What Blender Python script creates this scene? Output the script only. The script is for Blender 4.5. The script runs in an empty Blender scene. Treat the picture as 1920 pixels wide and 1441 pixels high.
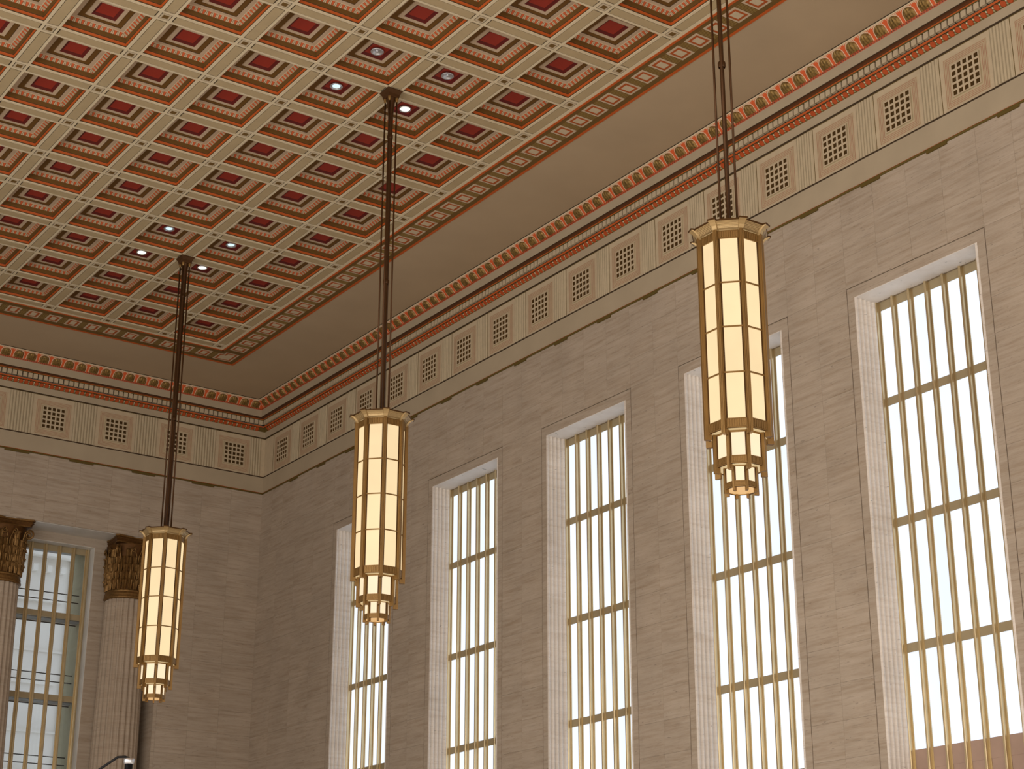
import bpy, math, random
from mathutils import Vector, Matrix
random.seed(7)
PI = math.pi
S = 2.26            # metres in one coffer module (all plan measures below are in modules)
H = 29.0            # height of the ceiling beams above the floor, metres
SH = 1.0033         # module along the hall
D, E = 2.0963, 2.3436      # faces of the long window wall and of the end wall
XL, YR = -14.0 - D, -30 * SH - E   # opposite wall, rear wall
ZF = -H / S         # floor in modules

scene = bpy.context.scene
col = scene.collection

# ------------------------------------------------------------------ camera, world, light, exposure
cam = bpy.data.cameras.new('camera')
camo = bpy.data.objects.new('camera', cam); col.objects.link(camo)
yaw, pitch, roll, F = 0.603068, 0.353054, 0.0008993, 3259.291
fw = Vector((math.sin(yaw) * math.cos(pitch), math.cos(yaw) * math.cos(pitch), math.sin(pitch)))
rt = Vector((math.cos(yaw), -math.sin(yaw), 0)); up = rt.cross(fw)
r2 = rt * math.cos(roll) + up * math.sin(roll); u2 = -rt * math.sin(roll) + up * math.cos(roll)
m = Matrix((r2, u2, -fw)).transposed().to_4x4()
m.translation = Vector((-11.48765 * S, -25.44124 * S, H - 10.80763 * S))
camo.matrix_world = m
cam.sensor_fit = 'HORIZONTAL'; cam.sensor_width = 36.0; cam.lens = F * 36.0 / 1920.0
cam.clip_start = 0.1; cam.clip_end = 500
scene.camera = camo

vs = scene.view_settings
vs.view_transform = 'Standard'; vs.look = 'None'; vs.gamma = 1.0; vs.use_curve_mapping = False
vs.exposure = 0.0
try:
    scene.cycles.use_denoising = True
    scene.cycles.max_bounces = 7; scene.cycles.diffuse_bounces = 4; scene.cycles.glossy_bounces = 2
    scene.cycles.transparent_max_bounces = 8
    scene.cycles.sample_clamp_indirect = 4.0
    scene.cycles.caustics_reflective = False; scene.cycles.caustics_refractive = False
except Exception:
    pass

world = bpy.data.worlds.new('overcast_sky'); scene.world = world; world.use_nodes = True
bg = world.node_tree.nodes['Background']
bg.inputs[0].default_value = (0.80, 0.89, 1.0, 1); bg.inputs[1].default_value = 1.25

def area(name, loc, size, rot, power, color):
    l = bpy.data.lights.new(name, 'AREA'); l.shape = 'RECTANGLE'
    l.size, l.size_y = size[0] * S, size[1] * S; l.energy = power; l.color = color
    o = bpy.data.objects.new(name, l); col.objects.link(o)
    o.location = (loc[0] * S, loc[1] * S, H + loc[2] * S); o.rotation_euler = rot
    return o
WY = [-1.4353 - 3.0182 * n for n in range(10)]       # centres of the long wall windows
WIN_P = 1260
for n, wy in enumerate(WY):       # daylight through the matching windows of the opposite wall
    area('daylight_window_left', (XL + .25, wy, -6.9), (7.6, 1.8), (0, -PI / 2, 0), WIN_P * min(1, .30 + .16 * n), (1.0, .95, .90))
for k in range(6):                # and through the windows of the rear wall
    area('daylight_window_rear', (-1.35 - 2.28 * k, YR + .3, -6.9), (1.3, 7.6), (PI / 2, 0, 0), 900, (1.0, .95, .90))
# unseen area light added for warm light and bounce rising from the floor
area('floor_bounce_fill', (-6.5, -17, ZF + .9), (12, 20), (PI, 0, 0), 2100, (1.0, .92, .82))

# ------------------------------------------------------------------ materials
def lin(c):
    if isinstance(c, str):
        c = tuple(int(c[i:i + 2], 16) / 255 for i in (0, 2, 4))
    return tuple((x / 12.92 if x <= .04045 else ((x + .055) / 1.055) ** 2.4) for x in c) + (1,)

def new_mat(name):
    mt = bpy.data.materials.new(name); mt.use_nodes = True
    nt = mt.node_tree; b = nt.nodes['Principled BSDF']
    return mt, nt, b

def plain(name, c, rough=.7, metal=0, var=.06, scale=6, spec=.3):
    mt, nt, b = new_mat(name)
    c = lin(c)
    n = nt.nodes.new('ShaderNodeTexNoise'); n.inputs['Scale'].default_value = scale
    n.inputs['Detail'].default_value = 5
    g = nt.nodes.new('ShaderNodeNewGeometry'); nt.links.new(g.outputs['Position'], n.inputs['Vector'])
    r = nt.nodes.new('ShaderNodeMapRange'); r.inputs['To Min'].default_value = 1 - var; r.inputs['To Max'].default_value = 1 + var
    r.inputs['From Min'].default_value = .25; r.inputs['From Max'].default_value = .75
    nt.links.new(n.outputs['Fac'], r.inputs['Value'])
    mx = nt.nodes.new('ShaderNodeVectorMath'); mx.operation = 'SCALE'; mx.inputs[0].default_value = c[:3]
    nt.links.new(r.outputs[0], mx.inputs['Scale']); nt.links.new(mx.outputs[0], b.inputs['Base Color'])
    b.inputs['Roughness'].default_value = rough; b.inputs['Metallic'].default_value = metal
    b.inputs['Specular IOR Level'].default_value = spec
    return mt

def emit(name, c, strength, var=.04, vscale=1.0, stretch=(1, 1, 1)):
    mt, nt, b = new_mat(name)
    c = lin(c)
    b.inputs['Base Color'].default_value = tuple(x * .12 for x in c[:3]) + (1,)
    b.inputs['Roughness'].default_value = .35
    n = nt.nodes.new('ShaderNodeTexNoise'); n.inputs['Scale'].default_value = vscale; n.inputs['Detail'].default_value = 3
    g = nt.nodes.new('ShaderNodeNewGeometry')
    mp = nt.nodes.new('ShaderNodeVectorMath'); mp.operation = 'MULTIPLY'; mp.inputs[1].default_value = stretch
    nt.links.new(g.outputs['Position'], mp.inputs[0]); nt.links.new(mp.outputs[0], n.inputs['Vector'])
    oi = nt.nodes.new('ShaderNodeObjectInfo')
    ad = nt.nodes.new('ShaderNodeMath'); ad.operation = 'ADD'
    sc_ = nt.nodes.new('ShaderNodeMath'); sc_.operation = 'MULTIPLY'; sc_.inputs[1].default_value = .5
    nt.links.new(oi.outputs['Random'], sc_.inputs[0]); nt.links.new(sc_.outputs[0], ad.inputs[0]); nt.links.new(n.outputs['Fac'], ad.inputs[1])
    r = nt.nodes.new('ShaderNodeMapRange'); r.inputs['From Min'].default_value = .3; r.inputs['From Max'].default_value = 1.2
    r.inputs['To Min'].default_value = strength * (1 - var); r.inputs['To Max'].default_value = strength * (1 + var)
    nt.links.new(ad.outputs[0], r.inputs['Value']); nt.links.new(r.outputs[0], b.inputs['Emission Strength'])
    b.inputs['Emission Color'].default_value = c
    return mt

def travertine(name, c1, c2, c3, rand=.10, vein=.20):
    """bedded stone: thin horizontal veins, small pits, a tone of its own for every block"""
    mt, nt, b = new_mat(name); L = nt.links.new; N = nt.nodes.new
    g = N('ShaderNodeNewGeometry'); oi = N('ShaderNodeObjectInfo')
    def vec(sx, off):
        a = N('ShaderNodeVectorMath'); a.operation = 'MULTIPLY'; a.inputs[1].default_value = sx; L(g.outputs['Position'], a.inputs[0])
        k = N('ShaderNodeMath'); k.operation = 'MULTIPLY'; k.inputs[1].default_value = off; L(oi.outputs['Random'], k.inputs[0])
        ad = N('ShaderNodeVectorMath'); ad.operation = 'ADD'; L(a.outputs[0], ad.inputs[0]); L(k.outputs[0], ad.inputs[1]); return ad
    n1 = N('ShaderNodeTexNoise'); n1.inputs['Scale'].default_value = 1.0; n1.inputs['Detail'].default_value = 7; n1.inputs['Roughness'].default_value = .72
    L(vec((.6, .6, 9), 30).outputs[0], n1.inputs['Vector'])
    cr = N('ShaderNodeValToRGB'); e = cr.color_ramp.elements
    e[0].position = .30; e[0].color = lin(c3); e[1].position = .72; e[1].color = lin(c2)
    x = e.new(.50); x.color = lin(c1)
    L(n1.outputs['Fac'], cr.inputs['Fac'])
    n2 = N('ShaderNodeTexNoise'); n2.inputs['Scale'].default_value = 1.0; n2.inputs['Detail'].default_value = 4; n2.inputs['Roughness'].default_value = .7
    L(vec((1.9, 1.9, 24), 90).outputs[0], n2.inputs['Vector'])
    r2_ = N('ShaderNodeMapRange'); r2_.inputs['From Min'].default_value = .30; r2_.inputs['From Max'].default_value = .42
    r2_.inputs['To Min'].default_value = 1 - vein; r2_.inputs['To Max'].default_value = 1.0; L(n2.outputs['Fac'], r2_.inputs['Value'])
    mr = N('ShaderNodeMapRange'); mr.inputs['To Min'].default_value = 1 - rand; mr.inputs['To Max'].default_value = 1 + rand * .6; L(oi.outputs['Random'], mr.inputs['Value'])
    n3 = N('ShaderNodeTexNoise'); n3.inputs['Scale'].default_value = 1.0; n3.inputs['Detail'].default_value = 2; n3.inputs['Roughness'].default_value = .6
    L(vec((5, 5, 30), 55).outputs[0], n3.inputs['Vector'])
    r3_ = N('ShaderNodeMapRange'); r3_.inputs['From Min'].default_value = .68; r3_.inputs['From Max'].default_value = .74
    r3_.inputs['To Min'].default_value = 1.0; r3_.inputs['To Max'].default_value = .55; L(n3.outputs['Fac'], r3_.inputs['Value'])
    n4 = N('ShaderNodeTexNoise'); n4.inputs['Scale'].default_value = .9; n4.inputs['Detail'].default_value = 3
    L(g.outputs['Position'], n4.inputs['Vector'])
    r4_ = N('ShaderNodeMapRange'); r4_.inputs['From Min'].default_value = .3; r4_.inputs['From Max'].default_value = .7
    r4_.inputs['To Min'].default_value = .94; r4_.inputs['To Max'].default_value = 1.05; L(n4.outputs['Fac'], r4_.inputs['Value'])
    m34 = N('ShaderNodeMath'); m34.operation = 'MULTIPLY'; L(r3_.outputs[0], m34.inputs[0]); L(r4_.outputs[0], m34.inputs[1])
    m5 = N('ShaderNodeMath'); m5.operation = 'MULTIPLY'; L(r2_.outputs[0], m5.inputs[0]); L(m34.outputs[0], m5.inputs[1])
    mu = N('ShaderNodeMath'); mu.operation = 'MULTIPLY'; L(m5.outputs[0], mu.inputs[0]); L(mr.outputs[0], mu.inputs[1])
    mx = N('ShaderNodeVectorMath'); mx.operation = 'SCALE'; L(cr.outputs['Color'], mx.inputs[0]); L(mu.outputs[0], mx.inputs['Scale'])
    L(mx.outputs[0], b.inputs['Base Color'])
    bp = N('ShaderNodeBump'); bp.inputs['Strength'].default_value = .25; bp.inputs['Distance'].default_value = .02
    L(n2.outputs['Fac'], bp.inputs['Height']); L(bp.outputs[0], b.inputs['Normal'])
    b.inputs['Roughness'].default_value = .6; b.inputs['Specular IOR Level'].default_value = .3
    return mt

def uvmath(nt, kind):
    """stencilled ornament from the UV (u along in modules, v across 0..1)"""
    N = nt.nodes.new; L = nt.links.new
    uv = N('ShaderNodeUVMap'); uv.uv_map = 'uv'; sp = N('ShaderNodeSeparateXYZ'); L(uv.outputs[0], sp.inputs[0])
    def op(o, a, b=None, c=None):
        k = N('ShaderNodeMath'); k.operation = o
        for i, v in enumerate((a, b, c)):
            if v is None: continue
            if isinstance(v, (int, float)): k.inputs[i].default_value = v
            else: L(v, k.inputs[i])
        return k.outputs[0]
    return sp.outputs[0], sp.outputs[1], op

def mixc(nt, fac, a, b):
    mx = nt.nodes.new('ShaderNodeMix'); mx.data_type = 'RGBA'
    nt.links.new(fac, mx.inputs['Factor'])
    for v, i in ((a, 6), (b, 7)):
        if isinstance(v, tuple): mx.inputs[i].default_value = v
        else: nt.links.new(v, mx.inputs[i])
    return mx.outputs[2]

M = {}
M['cream'] = plain('ivory_paint', 'C2B194', .75)
M['fillet'] = plain('pale_fillet_paint', 'D2C2A2', .75)
M['tan'] = plain('tan_paint', 'B09C78', .75, scale=2)
M['field'] = plain('ceiling_field_paint', 'B09C80', .8, var=.05, scale=.5)
M['fascia'] = plain('fascia_paint', 'AFA087', .75, scale=1)
M['pinkcream'] = plain('pink_cream_paint', 'C2AC90', .75)
M['dark'] = plain('dark_line_paint', '3C2D1C', .8)
M['brown'] = plain('umber_paint', '6A4A1C', .75)
M['brown2'] = plain('border_umber_paint', '6B5024', .75)
M['groove'] = plain('ochre_groove_paint', '8E7440', .75)
M['orange'] = plain('orange_paint', 'B8561E', .6)
M['red'] = plain('oxblood_paint', '96301F', .6, scale=2)
M['darkred'] = plain('dark_red_paint', '5E1810', .6)
M['redline'] = plain('thin_red_line_paint', 'A4664E', .75)
M['greenline'] = plain('grey_green_line_paint', 'A0956F', .8)
M['hole'] = plain('vent_void', '4A3616', .9)
M['flute'] = plain('reeded_ivory_paint', 'BCAD90', .75)
M['reedline'] = plain('reed_shadow_line_paint', 'A3967C', .8)
M['lavender'] = plain('lavender_shading_paint', 'A99C94', .75)  # lavender shading under the dentils, put into the strip's colour
M['olive'] = plain('olive_paint', '5F4E20', .7)
M['leafgold'] = plain('shade_streaked_gilt', '84693A', .42, .5, var=.6, scale=16)  # shading streaks on the leaves are put into the colour as strong noise
M['bronze'] = plain('gilt_bronze', '92703E', .40, .55, var=.10, scale=3, spec=.5)
M['bronze2'] = plain('pale_bronze', 'B89C6C', .42, .45, var=.08, scale=3, spec=.5)
M['bronzed'] = plain('dark_bronze', '55391A', .45, .5, var=.12, scale=4)
M['rod'] = plain('brown_bronze_rod', '50341A', .45, .45, var=.10, scale=4)
M['capgold'] = plain('gilded_capital', '826238', .42, .6, var=.35, scale=14)
M['frame'] = plain('window_bronze_paint', 'CAB68E', .34, .7, var=.08, scale=2, spec=.5)
M['framebar'] = plain('window_bar_paint', 'A89878', .55, .1, var=.05, scale=2)
M['spandrel'] = plain('pinkish_reflection_panel', 'B09584', .6, scale=3)  # stone-coloured reflection in the lower panels, painted as their base colour
M['black'] = plain('black_metal', '1B1B1D', .4, .6)
M['silver'] = plain('chrome', 'D8DCE2', .38, 1.0, var=.02)
M['cavity'] = plain('grey_green_wall', 'A09B80', .8)
M['slab'] = plain('grey_concrete', '8A8984', .8)
M['white'] = plain('white_edge', 'E8E8E4', .7)
M['facade'] = plain('pale_grey_limestone', 'E4DFD6', .8, var=.05, scale=.6)
M['floor'] = plain('polished_marble_floor', '9A8468', .35, var=.12, scale=.4, spec=.5)
M['stone'] = travertine('travertine', 'B0A18F', 'BBAD9C', '9F8D78', .03)
M['stone2'] = travertine('travertine_lit_reveal', 'E6DDD2', 'EEE7DE', 'D8CCBE', .02, .06)  # same stone, lightened: the panes' light on the reveals is in the colour
M['soffit'] = plain('daylit_grey_soffit', 'DAD6CE', .35, var=.18, scale=.9, spec=.5)  # window daylight on soffit and reveals is put into this lighter grey
M['shaft'] = travertine('travertine_column', 'B2A18D', 'B9AA98', 'A69480', .02, .10)
M['glow'] = emit('frosted_daylit_glass', 'E0EBFA', 1.26, .12, .35, (1, 1, .5))
M['lamp'] = emit('lit_opal_glass', 'FFE2B0', .93, .09, 1.3)
M['lamp2'] = emit('lit_opal_glass_lower', 'FFE6C0', 1.0, .06, 1.3)
M['lampu'] = emit('lit_opal_glass_underside', 'FFCB88', .72, .06, 1.3)
M['bulbw'] = emit('lit_bulb_warm', 'FFF6DC', 3.0)
M['bulbc'] = emit('lit_bulb_cool', 'D8F4FF', 1.1)

def ornaments():
    # leaf-and-dart band inside the coffers
    mt, nt, b = new_mat('leaf_band_paint'); u, v, op = uvmath(nt, 'leaf')
    fr = op('FRACT', op('MULTIPLY', u, 15.0)); d = op('ABSOLUTE', op('SUBTRACT', fr, .5))
    inner = op('LESS_THAN', d, op('ADD', op('MULTIPLY', v, .14), .13))
    lo = op('LESS_THAN', v, .88); dart = op('MULTIPLY', inner, lo)
    edge = op('MULTIPLY', op('LESS_THAN', d, op('ADD', op('MULTIPLY', v, .14), .22)), lo)
    slit = op('MULTIPLY', op('GREATER_THAN', d, .46), lo)
    c = mixc(nt, edge, lin('C8B090'), lin('6E5A38')); c = mixc(nt, dart, c, lin('C4582A')); c = mixc(nt, slit, c, lin('6B5436'))
    nt.links.new(c, b.inputs['Base Color']); b.inputs['Roughness'].default_value = .7; M['leafband'] = mt
    # orange ground behind the cornice leaves, with white outlines
    mt, nt, b = new_mat('anthemion_ground_paint'); u, v, op = uvmath(nt, 'egg')
    fr = op('FRACT', op('DIVIDE', u, .2238)); d = op('ABSOLUTE', op('SUBTRACT', fr, .5))   # .5 = leaf centre
    spike = op('MULTIPLY', op('SINE', op('MULTIPLY', fr, 56.0)), .5)
    top = op('LESS_THAN', v, op('ADD', .02, op('MULTIPLY', op('ADD', spike, .5), op('MULTIPLY', op('SUBTRACT', .55, d), 1.2))))
    yy = op('SUBTRACT', v, .60); e2 = op('ADD', op('POWER', op('DIVIDE', d, .40), 2.0), op('POWER', op('MAXIMUM', op('DIVIDE', op('MULTIPLY', yy, -1), .52), 0), 2.0))
    ring = op('MULTIPLY', op('GREATER_THAN', e2, .80), op('LESS_THAN', e2, 1.05))
    c = mixc(nt, top, lin('D05A28'), lin('CDB595')); c = mixc(nt, ring, c, lin('D9BFA0'))
    nt.links.new(c, b.inputs['Base Color']); b.inputs['Roughness'].default_value = .65; M['eggground'] = mt
    # red and dark bead line
    mt, nt, b = new_mat('bead_line_paint'); u, v, op = uvmath(nt, 'bead')
    s_ = op('LESS_THAN', op('FRACT', op('MULTIPLY', u, 26.0)), .5); m_ = op('LESS_THAN', op('ABSOLUTE', op('SUBTRACT', v, .5)), .22)
    c = mixc(nt, op('MULTIPLY', s_, m_), lin('B4512A'), lin('5A2E16')); nt.links.new(c, b.inputs['Base Color']); M['bead'] = mt
ornaments()

# ------------------------------------------------------------------ mesh helpers
MATS = {}
class MB:
    """collects faces in module units round a local origin; build() makes ONE mesh object in metres"""
    def __init__(s): s.v = []; s.f = []; s.m = []; s.uv = []; s.names = []; s.smooth = []
    def mi(s, m):
        if m not in s.names: s.names.append(m)
        return s.names.index(m)
    def face(s, pts, m, uv=None, sm=False):
        i = len(s.v); s.v += [tuple(p) for p in pts]; s.f.append(tuple(range(i, i + len(pts)))); s.m.append(s.mi(m))
        s.uv.append(uv); s.smooth.append(sm)
    def box(s, x0, x1, y0, y1, z0, z1, m, skip=''):
        a, b, c, d = (x0, y0), (x1, y0), (x1, y1), (x0, y1)
        if 'b' not in skip: s.face([(*d, z0), (*c, z0), (*b, z0), (*a, z0)], m)
        if 't' not in skip: s.face([(*a, z1), (*b, z1), (*c, z1), (*d, z1)], m)
        for p, q in ((a, b), (b, c), (c, d), (d, a)):
            s.face([(*p, z0), (*q, z0), (*q, z1), (*p, z1)], m)
    def ring(s, w0, z0, w1, z1, m, uv=False, h0=None, h1=None):
        """square ring between half widths w0 at z0 and w1 at z1"""
        h0 = w0 if h0 is None else h0; h1 = w1 if h1 is None else h1
        A = [(-w0, -h0), (w0, -h0), (w0, h0), (-w0, h0)]; B = [(-w1, -h1), (w1, -h1), (w1, h1), (-w1, h1)]
        for i in range(4):
            j = (i + 1) % 4
            t = [(-w0, 0), (w0, 0), (w1, 1), (-w1, 1)] if uv else None
            s.face([(*A[i], z0), (*A[j], z0), (*B[j], z1), (*B[i], z1)], m, t)
    def prism(s, pts, z0, z1, m, cap=True):
        n = len(pts)
        for i in range(n):
            p, q = pts[i], pts[(i + 1) % n]; s.face([(*p, z0), (*q, z0), (*q, z1), (*p, z1)], m)
        if cap:
            s.face([(*p, z0) for p in reversed(pts)], m); s.face([(*p, z1) for p in pts], m)
    def lathe(s, prof, n, m, sm=True, cx=0, cy=0, rot=0):
        """prof = (radius, z) top to bottom"""
        for k in range(len(prof) - 1):
            (ra, za), (rb, zb) = prof[k], prof[k + 1]
            for i in range(n):
                a0 = rot + 2 * PI * i / n; a1 = rot + 2 * PI * (i + 1) / n
                s.face([(cx + rb * math.cos(a0), cy + rb * math.sin(a0), zb), (cx + rb * math.cos(a1), cy + rb * math.sin(a1), zb),
                        (cx + ra * math.cos(a1), cy + ra * math.sin(a1), za), (cx + ra * math.cos(a0), cy + ra * math.sin(a0), za)], m, None, sm)
    def tube(s, pts, r, n, m):
        pr = None
        rings = []
        for k, p in enumerate(pts):
            p = Vector(p); t = (Vector(pts[min(k + 1, len(pts) - 1)]) - Vector(pts[max(k - 1, 0)])).normalized()
            a = t.orthogonal().normalized() if pr is None else (pr - t * pr.dot(t)).normalized()
            pr = a; b = t.cross(a); rr = r[k] if isinstance(r, (list, tuple)) else r
            rings.append([p + (a * math.cos(2 * PI * i / n) + b * math.sin(2 * PI * i / n)) * rr for i in range(n)])
        for k in range(len(rings) - 1):
            for i in range(n):
                j = (i + 1) % n; s.face([rings[k][i], rings[k][j], rings[k + 1][j], rings[k + 1][i]], m, None, True)
        s.face(list(reversed(rings[0])), m); s.face(rings[-1], m)
    def mesh(s, name):
        me = bpy.data.meshes.new(name)
        me.from_pydata([(x * S, y * S, z * S) for x, y, z in s.v], [], s.f)
        for n_ in s.names: me.materials.append(M[n_])
        me.polygons.foreach_set('material_index', s.m)
        me.polygons.foreach_set('use_smooth', s.smooth)
        if any(u is not None for u in s.uv):
            ul = me.uv_layers.new(name='uv'); buf = []
            for f_, u in zip(s.f, s.uv):
                for k in range(len(f_)): buf += list(u[k]) if u is not None else [0, 0]
            ul.data.foreach_set('uv', buf)
        if any(s.smooth):
            import bmesh
            bm = bmesh.new(); bm.from_mesh(me); bmesh.ops.remove_doubles(bm, verts=bm.verts, dist=1e-5); bm.to_mesh(me); bm.free()
        me.update(); return me

def P(x, y, z): return Vector((x * S, y * S, H + z * S))
def obj(name, mesh, parent=None, at=(0, 0, 0), rotz=0):
    """at: world position in modules (z from the ceiling); parent keeps it in world place"""
    if isinstance(mesh, MB): mesh = mesh.mesh(name)
    o = bpy.data.objects.new(name, mesh); col.objects.link(o)
    w = P(*at)
    if parent is not None:
        o.parent = parent; w = w - WL[parent]
        WL[o] = P(*at)
    else: WL[o] = w.copy()
    o.location = w
    if rotz: o.rotation_euler = (0, 0, rotz)
    return o
WL = {}
def local(name, mesh, parent, loc=(0, 0, 0), rotz=0):
    """child placed by its offset from the parent, in modules (parent may be rotated)"""
    if isinstance(mesh, MB): mesh = mesh.mesh(name)
    o = bpy.data.objects.new(name, mesh); col.objects.link(o); o.parent = parent
    o.location = Vector(loc) * S; o.rotation_euler = (0, 0, rotz); return o
def empty(name, at, rotz=0):
    o = bpy.data.objects.new(name, None); col.objects.link(o); o.location = P(*at); o.rotation_euler = (0, 0, rotz); WL[o] = P(*at); return o
def struct(o): o['kind'] = 'structure'; return o
def label(o, lb, cat, group=None):
    o['label'] = lb; o['category'] = cat
    if group: o['group'] = group
    return o
def copy_tree(o, parent=None):
    c = o.copy(); col.objects.link(c)
    if parent is not None: c.parent = parent
    for ch in list(o.children): copy_tree(ch, c)
    return c

# ------------------------------------------------------------------ floor and plain walls
fl = MB(); fl.box(XL - .3, D + .3, YR - .3, E + .3, ZF - .2, ZF, 'floor'); struct(obj('floor', fl))

# ------------------------------------------------------------------ ceiling
NI, NJ = 14, 30
cl = MB()
xi = lambda i: -i; yj = lambda j: -j * SH
cl.box(XL - .4, D + .4, YR - .4, E + .4, .26, .34, 'field')                        # slab above everything
bx0, bx1, by0, by1 = xi(NI) - .555, .555, yj(NJ) - .66, .66
for a in ((XL - .4, D + .4, by1, E + .4), (XL - .4, D + .4, YR - .4, by0), (bx1, D + .4, by0, by1), (XL - .4, bx0, by0, by1)):
    cl.box(*a, 0, .03, 'field', 't')
ceiling = struct(obj('ceiling', cl))
lat = MB()
def grid_strips(mb):
    for i in range(NI + 1):
        x = xi(i)
        for s_ in (-1, 1):
            mb.box(x + s_ * .084 - .016, x + s_ * .084 + .016, yj(NJ) - .1, .1, 0, .03, 'fillet', 't')
        mb.box(x - .07, x + .07, yj(NJ) - .1, .1, .010, .03, 'dark', 't')
    for j in range(NJ + 1):
        y = yj(j)
        for s_ in (-1, 1):
            mb.box(xi(NI) - .1, .1, y + s_ * .084 - .016, y + s_ * .084 + .016, .0006, .03, 'fillet', 't')
        mb.box(xi(NI) - .1, .1, y - .0685, y + .0685, .0105, .03, 'dark', 't')
grid_strips(lat)
obj('beam_lattice', lat, ceiling)

def coffer_faces(mb, ox, oy, parts=('c', 'r', 'l')):
    t = MB()
    if 'c' in parts:
        t.ring(.4005, .0, .397, .012, 'fillet'); t.ring(.397, .012, .394, .020, 'dark')
        t.ring(.394, .020, .394, .024, 'brown'); t.ring(.397, .024, .392, .040, 'orange'); t.ring(.392, .040, .386, .055, 'orange')
        t.ring(.386, .055, .382, .061, 'dark'); t.ring(.382, .061, .374, .121, 'brown')
        t.ring(.322, .155, .268, .153, 'pinkcream'); t.ring(.268, .153, .264, .158, 'dark'); t.ring(.264, .158, .200, .158, 'brown')
        t.ring(.200, .158, .196, .150, 'pinkcream'); t.ring(.196, .150, .146, .150, 'pinkcream')
        t.ring(.397, .0305, .42, .0305, 'dark')
    if 'l' in parts:
        t.ring(.374, .121, .322, .155, 'leafband', True)
    if 'r' in parts:
        t.ring(.146, .150, .112, .172, 'darkred'); t.face([(-.112, -.112, .172), (.112, -.112, .172), (.112, .112, .172), (-.112, .112, .172)], 'red')
    for f_, m_, u_ in zip(t.f, t.m, t.uv):
        mb.face([(t.v[k][0] + ox, t.v[k][1] + oy, t.v[k][2]) for k in f_], t.names[m_], u_)
cm = MB(); coffer_faces(cm, 0, 0, 'c'); cm = cm.mesh('coffer')
lm = MB(); coffer_faces(lm, 0, 0, 'l'); lm = lm.mesh('leaf_band')
rm = MB(); coffer_faces(rm, 0, 0, 'r'); rm = rm.mesh('red_panel')
bpx = MB(); bpx.box(-.382, .382, -.059, .059, .001, .02, 'tan', 't'); bpx = bpx.mesh('beam_panel')   # beam running across the hall
bpy_ = MB(); bpy_.box(-.059, .059, -.383, .383, .001, .02, 'tan', 't'); bpy_ = bpy_.mesh('beam_panel')
bs = MB(); bs.box(-.056, .056, -.056, .056, .001, .02, 'cream', 't'); bs.box(-.034, .034, -.034, .034, -.001, .02, 'brown2', 't'); bs = bs.mesh('crossing_boss')
rest = MB()
for i in range(NI):
    for j in range(NJ):
        x, y = -(i + .5), -(j + .5) * SH
        if i < 10 and j < 17:
            c = obj('coffer', cm, ceiling, (x, y, 0)); obj('leaf_band', lm, c, (x, y, 0)); obj('red_panel', rm, c, (x, y, 0))
        else:
            coffer_faces(rest, x, y)
for i in range(NI + 1):
    for j in range(NJ + 1):
        x, y = xi(i), yj(j)
        near = i < 9 and j < 16
        if near: obj('crossing_boss', bs, ceiling, (x, y, 0))
        else: rest.box(x - .058, x + .058, y - .058, y + .058, .001, .02, 'pinkcream', 't')
        if i < NI:
            if near: obj('beam_panel', bpx, ceiling, (x - .5, y, 0))
            else: rest.box(x - .885, x - .115, y - .062, y + .062, .001, .02, 'tan', 't')
        if j < NJ:
            if near: obj('beam_panel', bpy_, ceiling, (x, y - .5 * SH, 0))
            else: rest.box(x - .062, x + .062, y - .887, y - .116, .001, .02, 'tan', 't')
o = obj('far_coffers', rest, ceiling); o['kind'] = 'stuff'

# painted border of tiles round the coffers
def border(side):
    mb = MB()
    if side == 'right':     # along x = +
        y0, y1 = by0 - .04, by1 + .04
        mb.box(.1, .118, y0 + .5, .118, 0, .03, 'fillet', 't')
        mb.box(.118, .150, y0 + .5, .150, -.006, .03, 'orange', 't')
        mb.box(.150, .555, y0, .66, 0, .03, 'brown2', 't')
        mb.box(.555, .593, y0, .70, -.006, .03, 'orange', 't')
    if side == 'far':
        x0 = bx0
        mb.box(x0, .1, .1, .118, 0, .03, 'fillet', 't'); mb.box(x0, .150, .118, .150, -.006, .03, 'orange', 't')
        mb.box(x0, .150, .150, .66, 0, .03, 'brown2', 't'); mb.box(x0 - .04, .555, .66, .70, -.006, .03, 'orange', 't')
    return mb
def tile(w, h, x, y, special=False):
    t = MB()
    if not special:
        t.ring(w, 0, w, -.004, 'pinkcream', h0=h, h1=h); t.ring(w, -.004, w - .030, -.004, 'pinkcream', h0=h, h1=h - .027)
        t.ring(w - .030, -.002, w - .066, -.002, 'orangetile', h0=h - .027, h1=h - .060)
        a, b_ = w - .066, h - .060
        t.face([(-a, -b_, -.006), (a, -b_, -.006), (a, b_, -.006), (-a, b_, -.006)], 'cream'); t.ring(a, -.002, a, -.006, 'cream', h0=b_, h1=b_)
    else:
        L = [(.47, .56), (.13, .56), (.13, .27), (.22, .27), (.22, .18), (.47, .18)]
        def inset(d): return [(.47 - d, .56 - d), (.13 + d, .56 - d), (.13 + d, .27 + d), (.22 + d, .27 + d), (.22 + d, .18 + d), (.47 - d, .18 + d)]
        def seg(A, B, z, mt_):
            for k in range(6): t.face([(*A[k], z), (*A[(k + 1) % 6], z), (*B[(k + 1) % 6], z), (*B[k], z)], mt_)
        seg(L, inset(.028), -.004, 'pinkcream'); seg(inset(.028), inset(.06), -.003, 'orangetile'); t.face([(*p, -.005) for p in inset(.06)], 'cream')
    return t
M['orangetile'] = plain('burnt_orange_paint', 'A8501E', .65)
br = obj('border_band', border('right'), ceiling)
tl = tile(.131, .110, 0, 0).mesh('border_tile'); tf = tile(.110, .131, 0, 0).mesh('border_tile')
gr_ = MB()
for k in range(4): gr_.box(-.125, .125, -.034 + k * .0227 - .005, -.034 + k * .0227 + .005, -.003, .01, 'groove', 't')
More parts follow.
